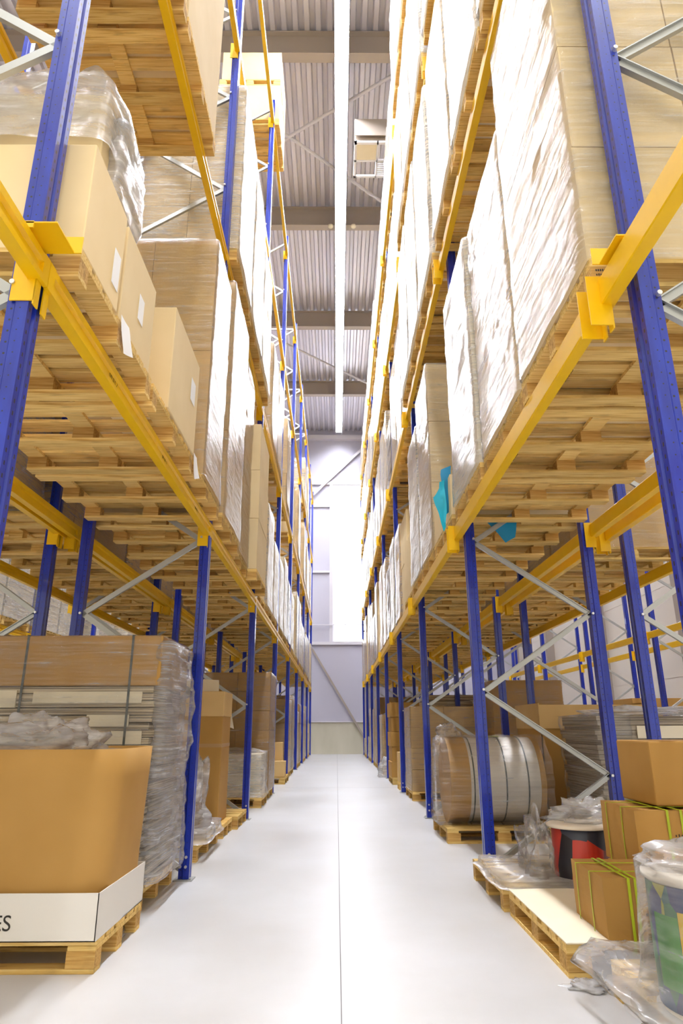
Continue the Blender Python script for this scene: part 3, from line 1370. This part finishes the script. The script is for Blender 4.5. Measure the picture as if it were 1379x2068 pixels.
def bin_ring(w, d, c, t, z0, z1, flare=0.0, nseg=5, bow=.02):
    m = MB()
    def ring(w, d, c, off, z, bulge):
        pts = []
        for (cx, cy, a0) in ((w - c, c, -math.pi / 2), (w - c, d - c, 0), (c, d - c, math.pi / 2), (c, c, math.pi)):
            for k in range(nseg + 1):
                a = a0 + math.pi / 2 * k / nseg
                pts.append((cx + (c - off) * math.cos(a), cy + (c - off) * math.sin(a), z))
        return [(w / 2 + (x - w / 2) * (1 + bulge), d / 2 + (y - d / 2) * (1 + bulge), z) for x, y, z in pts]
    N = 6
    rings = []
    for j in range(N + 1):
        tt = j / N
        rings.append(ring(w, d, c, 0, z0 + (z1 - z0) * tt, -flare * max(0, (tt - .25) / .75)))
    for j in range(N + 1):
        tt = 1 - j / N
        rings.append(ring(w, d, c, t, z0 + (z1 - z0) * tt, -flare * max(0, (tt - .25) / .75)))
    n = len(rings[0])
    for rr in rings:
        m.v += rr
    for j in range(len(rings) - 1):
        for k in range(n):
            l = (k + 1) % n
            m.f.append((j * n + k, j * n + l, (j + 1) * n + l, (j + 1) * n + k))
            m.mi.append(0)
    m.f.append(tuple(range(n))[::-1])
    m.mi.append(0)
    return m


m = bin_ring(1.19, .80, .17, .012, .02, .90, -.05)
m.build('bin_wall', 'carton_brown', root, True)
m = MB()
tw, td, thk = 1.225, .835, .006
for a in ((-.005, 0, -.01, td), (tw - .006, tw, -.01, td)):
    m.box(a[0], a[1], a[2], a[3], .0, .215)
m.box(-.005, tw, -.01, -.004, 0, .215)
m.box(-.005, tw, td - .006, td, 0, .215)
m.box(-.005, tw, -.01, td, 0, .005)
m.build('tray_skirt', 'tray_white', root)
text('printed_letters', 'ES', .10, 'text_black', root, (.515, .8362, .05), (math.pi / 2, 0, math.pi), .0004)
o = crumple('plastic_liner', (.47, .27, .24), 3, parent=root, loc=(.6, .4, .82), rough=.42, sub=60)
tag(root, 'big open brown cardboard bin with white printed tray at lower left', 'cardboard bin')
o = crumple('film_scrap', (.06, .16, .05), 17, loc=(-1.30, 4.42, 0), rough=.5, sub=20)
tag(o, 'glossy film scrap under the pallet of the big cardboard bin', 'plastic scrap')

# strapped bale of flat cartons
pallet(-1.30, 4.94, 0, -1, True, 'wooden pallet under the tall strapped bale of flat cartons', GP, (1.08, .80, 1))
root = root_at('flat_carton_bale', -1.28, 4.93, .146, -1, .90)
m = MB()
rr = random.Random(3)
n = 26
H0 = 1.30
for t in range(n):
    a = rr.uniform(-.035, .025)
    if 0:
        pass
    m.box(.04 + a * .8, 1.26, .015, .88 + rr.uniform(-.012, .006), t * H0 / n, (t + 1) * H0 / n - .006)
m.build('folded_cartons', 'flatpack_edges', root)
m = MB()
for (x0, x1, z0, z1) in ((.12, .9, 1.18, 1.26), (.2, .5, 1.02, 1.1), (.1, .46, .9, .99), (.0 + .1, .40, .74, .80), (1.02, 1.25, 1.15, 1.27)):
    m.box(x0, x1, .884, .896, z0, z1)
m.build('exposed_sheets', 'carton_cream', root)
m = MB()
m.box(.0, 1.27, .0, .895, H0, H0 + .36)
m.build('top_cover', 'carton_brown', root, bevel=.01)
m = MB()
for x in (.21, .98):
    m.box(x, x + .016, .8962, .901, .3, H0 + .362)
    m.box(x, x + .016, -.004, .901, H0 + .360, H0 + .364)
m.build('strap', 'strap_dark', root)
put('film', shell_mesh(1.30, .90, 1.66, 4, 22, 40, .02, .07, True, .015, mat='stretch_film'), root)
m = shell_mesh(.10, .86, 1.60, 6, 14, 40, .04, .04, True, .02, mat='stretch_film_dense')
put('loose_film', m, root, loc=(-.06, .02, .02))
tag(root, 'tall wrapped bale of flat cartons with dark straps behind the open bin', 'carton bale')

# film heap pallet past the first post
pallet(-1.27, 6.65, 0, -1, True, 'wooden pallet under the white film heap beyond the first left post', GP)
root = root_at('film_heap', -1.24, 6.65, .146, -1, 1.13)
crumple('heap_body', (.24, .40, .72), 8, parent=root, loc=(.26, .62, 0), rough=.42, sub=50)
put('draped_film', shell_mesh(1.2, 1.1, .10, 14, 12, 5, .03, .05, True, .04, mat='crumpled_film'), root)
tag(root, 'heap of crumpled white film on a pallet behind the first left post', 'plastic heap')

# tall lidded cartons
pallet(-1.25, 8.0, 0, -1, True, 'wooden pallet under the tall lidded carton, left floor', GP, (1, .58, 1))
root = root_at('tall_carton', -1.31, 8.02, .146, -1, .62)
m = MB()
m.box(.01, .80, .01, .6, 0, 1.18)
m.build('carton_body', 'carton_brown', root, bevel=.008)
m = MB()
m.box(0, .82, 0, .62, 1.14, 1.42)
m.build('lid', 'carton_kraft', root, bevel=.008)
m = MB()
m.box(.008, .802, .008, .602, .80, .84)
m.build('tape', 'tape_brown', root)
tag(root, 'tall brown carton with paler lid on the left floor', 'carton')
pallet(-1.19, 8.70, 0, -1, True, 'film covered pallet under the open tall carton, left floor', GP, (.95, .72, 1))
root = root_at('tall_carton', -1.42, 8.80, .146, -1, .5)
m = MB()
m.box(.02, .78, 0, .46, 0, 1.3)
m.build('carton_body', 'carton_brown', root, bevel=.008)
flap('open_flap', ((0.02, .0, 1.3), (.02, .46, 1.3), (-.05, .46, 1.02), (-.05, 0, 1.0)), 'carton_cream', root, 2, 4, .006)
flap('open_flap', ((.1, .46, 1.3), (.7, .46, 1.3), (.7, .52, 1.62), (.1, .50, 1.6)), 'carton_cream', root, 3, 4, .006)
tag(root, 'open tall carton with cream flaps behind the lidded carton', 'carton')
# white wrapped cube and wrapped carton stack
pallet(-1.15, 10.95, 0, -1, True, 'wooden pallet under the white wrapped cube, left floor', GP, (.9, .72, 1))
root = root_at('wrapped_cube', -1.16, 10.98, .146, -1, .78)
m = MB()
m.box(.02, .9, .02, .74, 0, .62)
m.build('carton_body', 'carton_cream', root)
put('film', shell_mesh(.92, .76, .64, 3, 12, 14, .03, .06, True, .03, mat='stretch_film_dense', dome=.05), root)
tag(root, 'small white wrapped cube on a pallet, left floor', 'wrapped pallet load')
pallet(-1.18, 12.0, 0, -1, False, 'wooden pallet under the tall wrapped stack past the white cube', GP)
r_ = wrapped(-1.17, 12.0, .147, -1, 1.95, 'tall film wrapped stack of printed cartons, left floor past the cube', 'wrapped loads on the floor', True, mat='carton_brown', tiers=6, cols=2, seed=51, film_mat='stretch_film')
# small boxes on pallet
pallet(-1.12, 15.4, 0, -1, False, 'wooden pallet with small boxes, left floor', GP)
for i, (dy, zz, hh) in enumerate(((0, .147, .32), (.42, .147, .3), (0.4, .45, .4))):
    box_thing(-1.13 - .05 * i, 15.42 + dy, zz, -1, .5, .38, hh, 'carton_kraft', 'small box on the left floor pallet, %s' % ('at its near edge', 'at its far edge', 'topmost')[i], 'small boxes on the left floor pallet')
FLW = [('L', 17.15, 1.7), ('L', 18.4, 1.85), ('L', 20.8, 1.5), ('L', 22.1, 1.75), ('L', 24.5, 1.6), ('L', 25.8, 1.8), ('L', 28.2, .8), ('L', 29.5, 1.2),
       ('R', 18.5, 1.35), ('R', 20.9, 1.9), ('R', 22.2, 1.6), ('R', 24.6, 1.7), ('R', 25.9, .7), ('R', 28.3, 1.6), ('R', 29.7, .6)]
ci = {'L': 0, 'R': 0}
for s, y, h in FLW:
    sg = -1 if s == 'L' else 1
    x = -1.2 if s == 'L' else 1.22
    side = 'left' if s == 'L' else 'right'
    pallet(x, y, 0, sg, False, 'wooden pallet under a wrapped load, distant %s floor, %s from the camera' % (side, ORD[ci[s]]), GP)
    wrapped(x, y, .147, sg, h, 'film wrapped carton load, distant %s floor, %s from the camera' % (side, ORD[ci[s]]), 'wrapped loads on the floor', False,
            mat=R.choice(('carton_kraft', 'carton_brown', 'carton_pale')))
    ci[s] += 1
# second row on the left floor, seen between the posts
for i, (x, y, h) in enumerate(((-2.75, 8.2, 1.9), (-2.75, 11.4, 2.0), (-2.75, 15.0, 1.8), (-6.1, 7.0, 1.9), (-6.1, 8.4, 2.0), (-6.1, 10.6, 2.1), (-6.1, 12.0, 1.7), (-6.1, 14.5, 1.9))):
    sg = -1
    pallet(x, y, 0, sg, False, 'wooden pallet under a load behind the left rack, %s from the camera' % ORD[i], GP)
    wrapped(x, y, .147, sg, h, 'wrapped carton load on the floor behind the left rack, %s from the camera' % ORD[i], 'wrapped loads on the floor', False, mat='carton_kraft')

# ------------------------------------------------------------------ floor level, right
# near reel in clear film on a small pallet
pallet(1.25, 2.50, 0, 1, True, 'wooden pallet under the nearest film covered printed reel', GP, (1, .88, 1))
root = empty('printed_reel', (1.43, 2.86, .147))
m = MB()
m.lathe([(0, 0), (.235, 0), (.235, .02), (.215, .03), (.215, .44), (.235, .45), (.235, .47), (.05, .475), (.05, .46), (0, .46)], 48)
o = m.build('reel_flange', 'drum_lid', root, True)
m = MB()
m.lathe([(.222, .03), (.222, .44)], 48)
m.build('printed_sleeve', 'print_blue_green', root, True)


def arc_panel(name, a0, a1, z0, z1, r, mat):
    m = MB()
    n = 10
    for k in range(n):
        a, b = [math.radians(a0 + (a1 - a0) * q / n) for q in (k, k + 1)]
        m.quad((r * math.cos(a), r * math.sin(a), z0), (r * math.cos(b), r * math.sin(b), z0), (r * math.cos(b), r * math.sin(b), z1), (r * math.cos(a), r * math.sin(a), z1))
    return m.build(name, mat, root, True)


arc_panel('printed_panel', -178, -148, .10, .34, .2235, 'print_green')
arc_panel('printed_stripe', -147.5, -141, .08, .36, .2235, 'print_yellow')
m = MB()
N = 40
for j in range(15):
    z = -.0 + .50 * j / 14
    for k in range(N):
        a = 2 * math.pi * k / N
        p = Vector((math.cos(a) * 2, math.sin(a) * 2, z * 5))
        rr_ = .25 + .025 * noise.noise(p) + (.10 * (1 - z / .5) ** 4)
        m.v.append((rr_ * math.cos(a), rr_ * math.sin(a), z))
for j in range(14):
    for k in range(N):
        l = (k + 1) % N
        m.f.append((j * N + k, j * N + l, (j + 1) * N + l, (j + 1) * N + k))
        m.mi.append(0)
m.build('film', 'clear_film', root, True)
crumple('film_top', (.24, .24, .10), 21, parent=root, loc=(0, 0, .49), rough=.35, sub=36, mat='crumpled_film')
tag(root, 'film wrapped reel printed in blue and green at the right edge', 'reel')
o = crumple('film_scrap', (.30, .55, .06), 23, loc=(1.36, 3.16, .146), rough=.35, sub=30)
tag(o, 'crumpled film draped on the pallet behind the nearest reel', 'plastic scrap')
o = crumple('film_scrap', (.10, .07, .025), 29, loc=(1.17, 3.60, 0), rough=.6, sub=26)
tag(o, 'small scrap of clear film on the floor by the right pallets', 'plastic scrap')
o = crumple('film_scrap', (.06, .12, .06), 31, loc=(1.20, 2.95, 0), rough=.6, sub=26)
tag(o, 'film scrap on the floor under the nearest reel', 'plastic scrap')

# board topped pallet with strapped boxes
root = root_at('wooden_pallet', 1.12, 3.72, 0, 1, 1.13)
put('top_deck', PG['top_board'], root)
for x in (0, .54, 1.08):
    put('stringer_board', PG['stringer'], root, loc=(x, 0, 0))
# this one lies with its open side to the aisle: blocks and long boards along y
for x in (0, .53, 1.06):
    m = MB()
    m.box(x, x + .12, 0, 1.13, 0, .022)
    m.build('bottom_board', 'pallet_wood', root)
    for y in (0, .5, 1.0):
        m = MB()
        m.box(x, x + .12, y, y + .13, .022, .1)
        m.build('block', 'block_wood', root, bevel=.003)
tag(root, 'wooden pallet with a cream board on top, right front', 'pallet', GP)
m = MB()
m.box(1.12, 2.28, 3.71, 4.86, .1445, .152)
o = m.build('cover_board', 'carton_cream', None, bevel=.002)
tag(o, 'cream cardboard sheet on the right front pallet', 'board')


def strapped(x, y, z, w, d, h, rz, label, straps=(.3, .45), seed=1, mark=True):
    root = empty('strapped_box', (x, y, z), rz)
    m = MB()
    nx, ny, nz_ = 8, 8, 6
    def P(u, v, t):
        b = .014
        px = u * w
        py = v * d
        pz = t * h
        px += (u - .5) * 2 * b * math.sin(math.pi * v) * math.sin(math.pi * t)
        py += (v - .5) * 2 * b * math.sin(math.pi * u) * math.sin(math.pi * t)
        pz += t * (-.018) * math.sin(math.pi * u) * math.sin(math.pi * v)
        q = noise.noise_vector(Vector((px * 7 + seed, py * 7, pz * 7))) * .006
        return (px + q.x, py + q.y, pz + q.z * t)
    def face(fn, na, nb, flip):
        i = len(m.v)
        for a in range(na + 1):
            for b in range(nb + 1):
                m.v.append(fn(a / na, b / nb))
        for a in range(na):
            for b in range(nb):
                k = i + a * (nb + 1) + b
                q = (k, k + 1, k + nb + 2, k + nb + 1)
                m.f.append(q[::-1] if flip else q)
                m.mi.append(0)
    face(lambda a, b: P(0, a, b), ny, nz_, False)
    face(lambda a, b: P(1, a, b), ny, nz_, True)
    face(lambda a, b: P(a, 0, b), nx, nz_, True)
    face(lambda a, b: P(a, 1, b), nx, nz_, False)
    face(lambda a, b: P(a, b, 1), nx, ny, True)
    face(lambda a, b: P(a, b, 0), nx, ny, False)
    m.build('carton_body', 'carton_brown', root, False)
    e = .016
    for s in straps:
        m = MB()
        x0 = s * w
        m.box(x0, x0 + .014, -e, -e + .002, 0, h)
        m.box(x0, x0 + .014, d + e - .002, d + e, 0, h)
        m.box(x0, x0 + .014, -e, d + e, h - .001, h + .002)
        m.build('strap', 'strap_green', root)
    for s in (.30, .75):
        m = MB()
        y0 = s * d
        m.box(-e, -e + .002, y0, y0 + .01, 0, h)
        m.box(w + e - .002, w + e, y0, y0 + .01, 0, h)
        m.box(-e, w + e, y0, y0 + .01, h - .001, h + .002)
        m.build('strap', 'strap_green', root)
    if mark:
        m = MB()
        r3 = random.Random(seed)
        for zz, n, hh in ((.40, 22, .012), (.50, 6, .016), (.58, 4, .016)):
            for i in range(n):
                x0 = w * .46 + i * (.011 if n > 10 else .017)
                if x0 < w * .95 and r3.random() < .85:
                    m.box(x0, x0 + .006, -.0172, -.0165, h * zz, h * zz + hh * r3.uniform(.5, 1))
        m.build('printed_marks', 'text_black', root)
    tag(root, label, 'box', 'strapped brown boxes')
    return root


strapped(1.34, 3.74, .153, .42, .52, .275, -.04, 'strapped brown box standing lowest on the cream board', (.28, .36), 1)
m_ = box_thing(1.72, 4.16, .153, 1, .5, .5, .21, 'carton_brown', 'flat brown box under the stacked strapped box on the right pallet')
strapped(1.72, 4.16, .365, .46, .56, .33, -.03, 'strapped brown box raised behind the lowest strapped one', (.38, .55), 5)
box_thing(1.92, 4.30, .70, 1, .5, .5, .37, 'carton_brown', 'plain taped brown box topmost on the right front pallet', tape=True, bevel=.012)

# printed drums on the next pallet under torn film
pallet(1.10, 4.93, 0, 1, True, 'wooden pallet under the white topped printed drum', GP, (1, .9, 1))
for i, (x, y, mt, s) in enumerate(((1.68, 5.02, 'print_dark_red', 'dark drum printed in red with a white lid, right floor'), (2.06, 5.25, 'strap_dark', 'second dark drum half hidden behind the red printed one'))):
    root = empty('printed_drum', (x, y, .147))
    m = MB()
    m.lathe([(0, .0), (.185, 0), (.19, .01), (.19, .345), (.185, .35)], 40)
    m.build('drum_body', mt, root, True)
    m = MB()
    m.lathe([(.2, .35), (.22, .352), (.222, .368), (.2, .376), (.06, .378), (.06, .36), (0, .36)], 40)
    m.build('lid', 'drum_lid', root, True)
    tag(root, s, 'drum')
root = empty('torn_film', (1.40, 5.17, .147))
put('draped_film', shell_mesh(.9, .92, .05, 24, 12, 5, .03, .05, True, .05, mat='crumpled_film'), root, loc=(-.28, -.3, 0))
crumple('film_bundle', (.15, .26, .36), 37, parent=root, loc=(.03, .02, 0), rough=.5, sub=44, mat='clear_film')
crumple('film_bundle', (.28, .24, .12), 41, parent=root, loc=(.42, .05, .37), rough=.5, sub=40, mat='crumpled_film')
tag(root, 'torn clear film around the printed drums on the right floor', 'plastic film')

# big horizontal reel wrapped in film
pallet(1.16, 7.62, 0, 1, True, 'wooden pallet under the big film wrapped reel', GP, (1, .95, 1))
root = empty('wrapped_reel', (1.22, 8.16, .147))
RR = .45


def cyl_x(r, x0, x1, n=56, cz=.45, tape=0.):
    m = MB()
    for x in (x0, x1):
        m.v += [(x, r * math.cos(2 * math.pi * k / n), cz + r * math.sin(2 * math.pi * k / n)) for k in range(n)]
    for k in range(n):
        l = (k + 1) % n
        m.f.append((k, l, n + l, n + k))
        m.mi.append(0)
    m.f.append(tuple(range(n))[::-1])
    m.f.append(tuple(range(n, 2 * n)))
    m.mi += [0, 0]
    return m


cyl_x(RR, .10, 1.04).build('reel_body', 'reel_film', root, bevel=.01)
cyl_x(RR + .004, .02, .24).build('end_board', 'carton_brown', root, bevel=.004)
cyl_x(RR + .004, 1.0, 1.06).build('end_board', 'carton_brown', root, bevel=.004)
for x in (.27, .62, .86):
    cyl_x(RR + .006, x, x + .014).build('strap', 'strap_dark', root)
m = MB()
m.box(.52, .66, -.08, .08, .905, .91)
m.build('hazard_sticker', 'strap_green', root)
# film: cylinder skirt flowing to the pallet
m = MB()
N, K = 60, 22
for j in range(K + 1):
    x = -.06 + 1.20 * j / K
    for k in range(N):
        a = 2 * math.pi * k / N
        yv, zv = math.cos(a), math.sin(a)
        rr_ = RR + .02
        yy, zz = rr_ * yv, .45 + rr_ * zv
        if zv < 0:
            yy = rr_ * (abs(yv) ** .45) * (1 if yv > 0 else -1)
            if zv < -.2:
                yy *= 1 + .12 * (-zv - .2)
        p = Vector((x * 3, yv * 3, zv * 3))
        q = noise.noise(p * 1.5) * .02 + noise.noise(p * 4) * .008
        m.v.append((x + (.03 * noise.noise(p * 2) if j in (0, K) else 0) - (.05 * max(0, -zv) if j == 0 else 0), yy + q * yv, max(.0, zz + q * zv)))
for j in range(K):
    for k in range(N):
        l = (k + 1) % N
        m.f.append((j * N + k, j * N + l, (j + 1) * N + l, (j + 1) * N + k))
        m.mi.append(0)
m.f.append(tuple(range(N))[::-1])
m.mi.append(0)
m.build('film', 'stretch_film', root, True)
crumple('film_top', (.14, .16, .14), 43, parent=root, loc=(.10, .05, .90), rough=.4, sub=30, mat='clear_film')
tag(root, 'big reel lying on its side in clear film, right floor', 'reel')

# wrapped load beyond, small pallets, carton stack
pallet(1.26, 11.86, 0, 1, True, 'wooden pallet under the wrapped load beyond the big reel', GP)
wrapped(1.27, 11.88, .147, 1, 1.36, 'low film wrapped carton load beyond the big reel', 'wrapped loads on the floor', True, mat='carton_kraft', tiers=4, cols=2, seed=61, film_mat='stretch_film')
pallet(1.22, 13.9, 0, 1, False, 'small wooden pallet under the narrow upright box, right floor', GP, (.35, .35, 1))
box_thing(1.22, 13.9, .147, 1, .36, .36, .55, 'carton_kraft', 'narrow upright box between post and carton stack, right floor')
pallet(1.20, 15.2, 0, 1, False, 'wooden pallet under the column of bare cartons, right floor', GP)
for t in range(5):
    box_thing(1.18 + .02 * (t % 2), 15.22 + .03 * (t % 2), .147 + t * .31, 1, .75, .9, .305, 'carton_brown',
              '%s carton of the bare column on the right floor' % ('lowest', 'second', 'middle', 'fourth', 'topmost')[t], 'bare carton column on the right floor')
root = empty('film_bag', (1.32, 17.75, 0))
crumple('bag_body', (.28, .4, .5), 47, parent=root, rough=.3, sub=36)
tag(root, 'knotted bag of waste film beside the right rack', 'bag')
# behind, right: flat carton bale, big open carton, stacks
pallet(2.62, 7.0, 0, 1, False, 'wooden pallet under the unstrapped flat carton bale, right rear', GP)
root = root_at('flat_carton_bale', 2.60, 6.98, .146, 1, 1.12)
m = MB()
rr = random.Random(9)
for t in range(24):
    a = rr.uniform(-.03, .03)
    m.box(.03 + a, 1.5 + a, .01 + rr.uniform(0, .02), 1.1, t * 1.12 / 24, (t + 1) * 1.12 / 24 - .004)
m.build('folded_cartons', 'flatpack_grey', root)
m = MB()
for z in (.15, .42, .68, .9):
    m.box(.42, 1.3, -.006, .004, z, z + .12)
m.build('exposed_sheets', 'carton_cream', root)
put('film', shell_mesh(.36, 1.1, 1.13, 7, 12, 24, .03, .04, True, .03, mat='stretch_film'), root, loc=(-.0, 0, 0))
crumple('plastic_cover', (.7, .5, .09), 53, parent=root, loc=(.75, .55, 1.12), rough=.5, sub=44)
tag(root, 'stack of flat grey cartons topped with white plastic, right rear', 'carton bale')
root = root_at('open_carton', 2.50, 8.5, .02, 1, 1.1)
m = MB()
m.box(0, .012, 0, 1.1, 0, 1.42)
m.box(1.28, 1.3, 0, 1.1, 0, 1.42)
m.box(0, 1.3, 0, .012, 0, 1.38)
m.box(0, 1.3, 1.09, 1.1, 0, 1.42)
m.box(0, 1.3, 0, 1.1, 0, .01)
m.build('carton_body', 'carton_brown', root)
m = MB()
m.box(-.012, -.002, -.012, 1.1, 1.12, 1.42)
m.box(-.012, 1.3, -.014, -.002, 1.12, 1.40)
m.build('folded_rim', 'carton_kraft', root)
tag(root, 'big open brown carton with folded rim behind the wrapped reel', 'carton')
for i, (x, y, h, mt) in enumerate(((2.55, 11.2, 1.75, 'carton_brown'), (2.6, 14.8, 1.5, 'carton_kraft'), (2.6, 18.4, 1.7, 'carton_brown'), (6.3, 11.2, 1.5, 'carton_kraft'), (6.3, 9.9, 1.5, 'carton_kraft'), (6.3, 8.0, 1.9, 'carton_kraft'), (6.3, 14.6, 1.6, 'carton_brown'))):
    pallet(x, y, 0, 1, False, 'wooden pallet under a load behind the right rack, %s from the camera' % ORD[i], GP)
    if x > 5:
        for t in range(3):
            box_thing(x, y, .147 + t * h / 3, 1, 1.1, 1.05, h / 3 - .003, mt, '%s bare carton by the far right rack, stack %s' % (('lowest', 'middle', 'top')[t], ORD[i]), 'bare cartons by the far right rack')
    else:
        wrapped(x, y, .147, 1, h, 'wrapped carton load on the floor behind the right rack, %s from the camera' % ORD[i], 'wrapped loads on the floor', False, mat=mt)
# dark flat cartons on the wrapped load
root = root_at('flat_carton_pile', 1.72, 13.52, .02, 1, 1.0)
m = MB()
for t in range(16):
    a = rr.uniform(-.05, .05)
    m.box(a, .95 + a, 0, .9, t * .11, t * .11 + .1)
m.build('folded_cartons', 'flatpack_edges', root)
tag(root, 'pile of dark flat cartons behind the low wrapped load', 'carton bale')
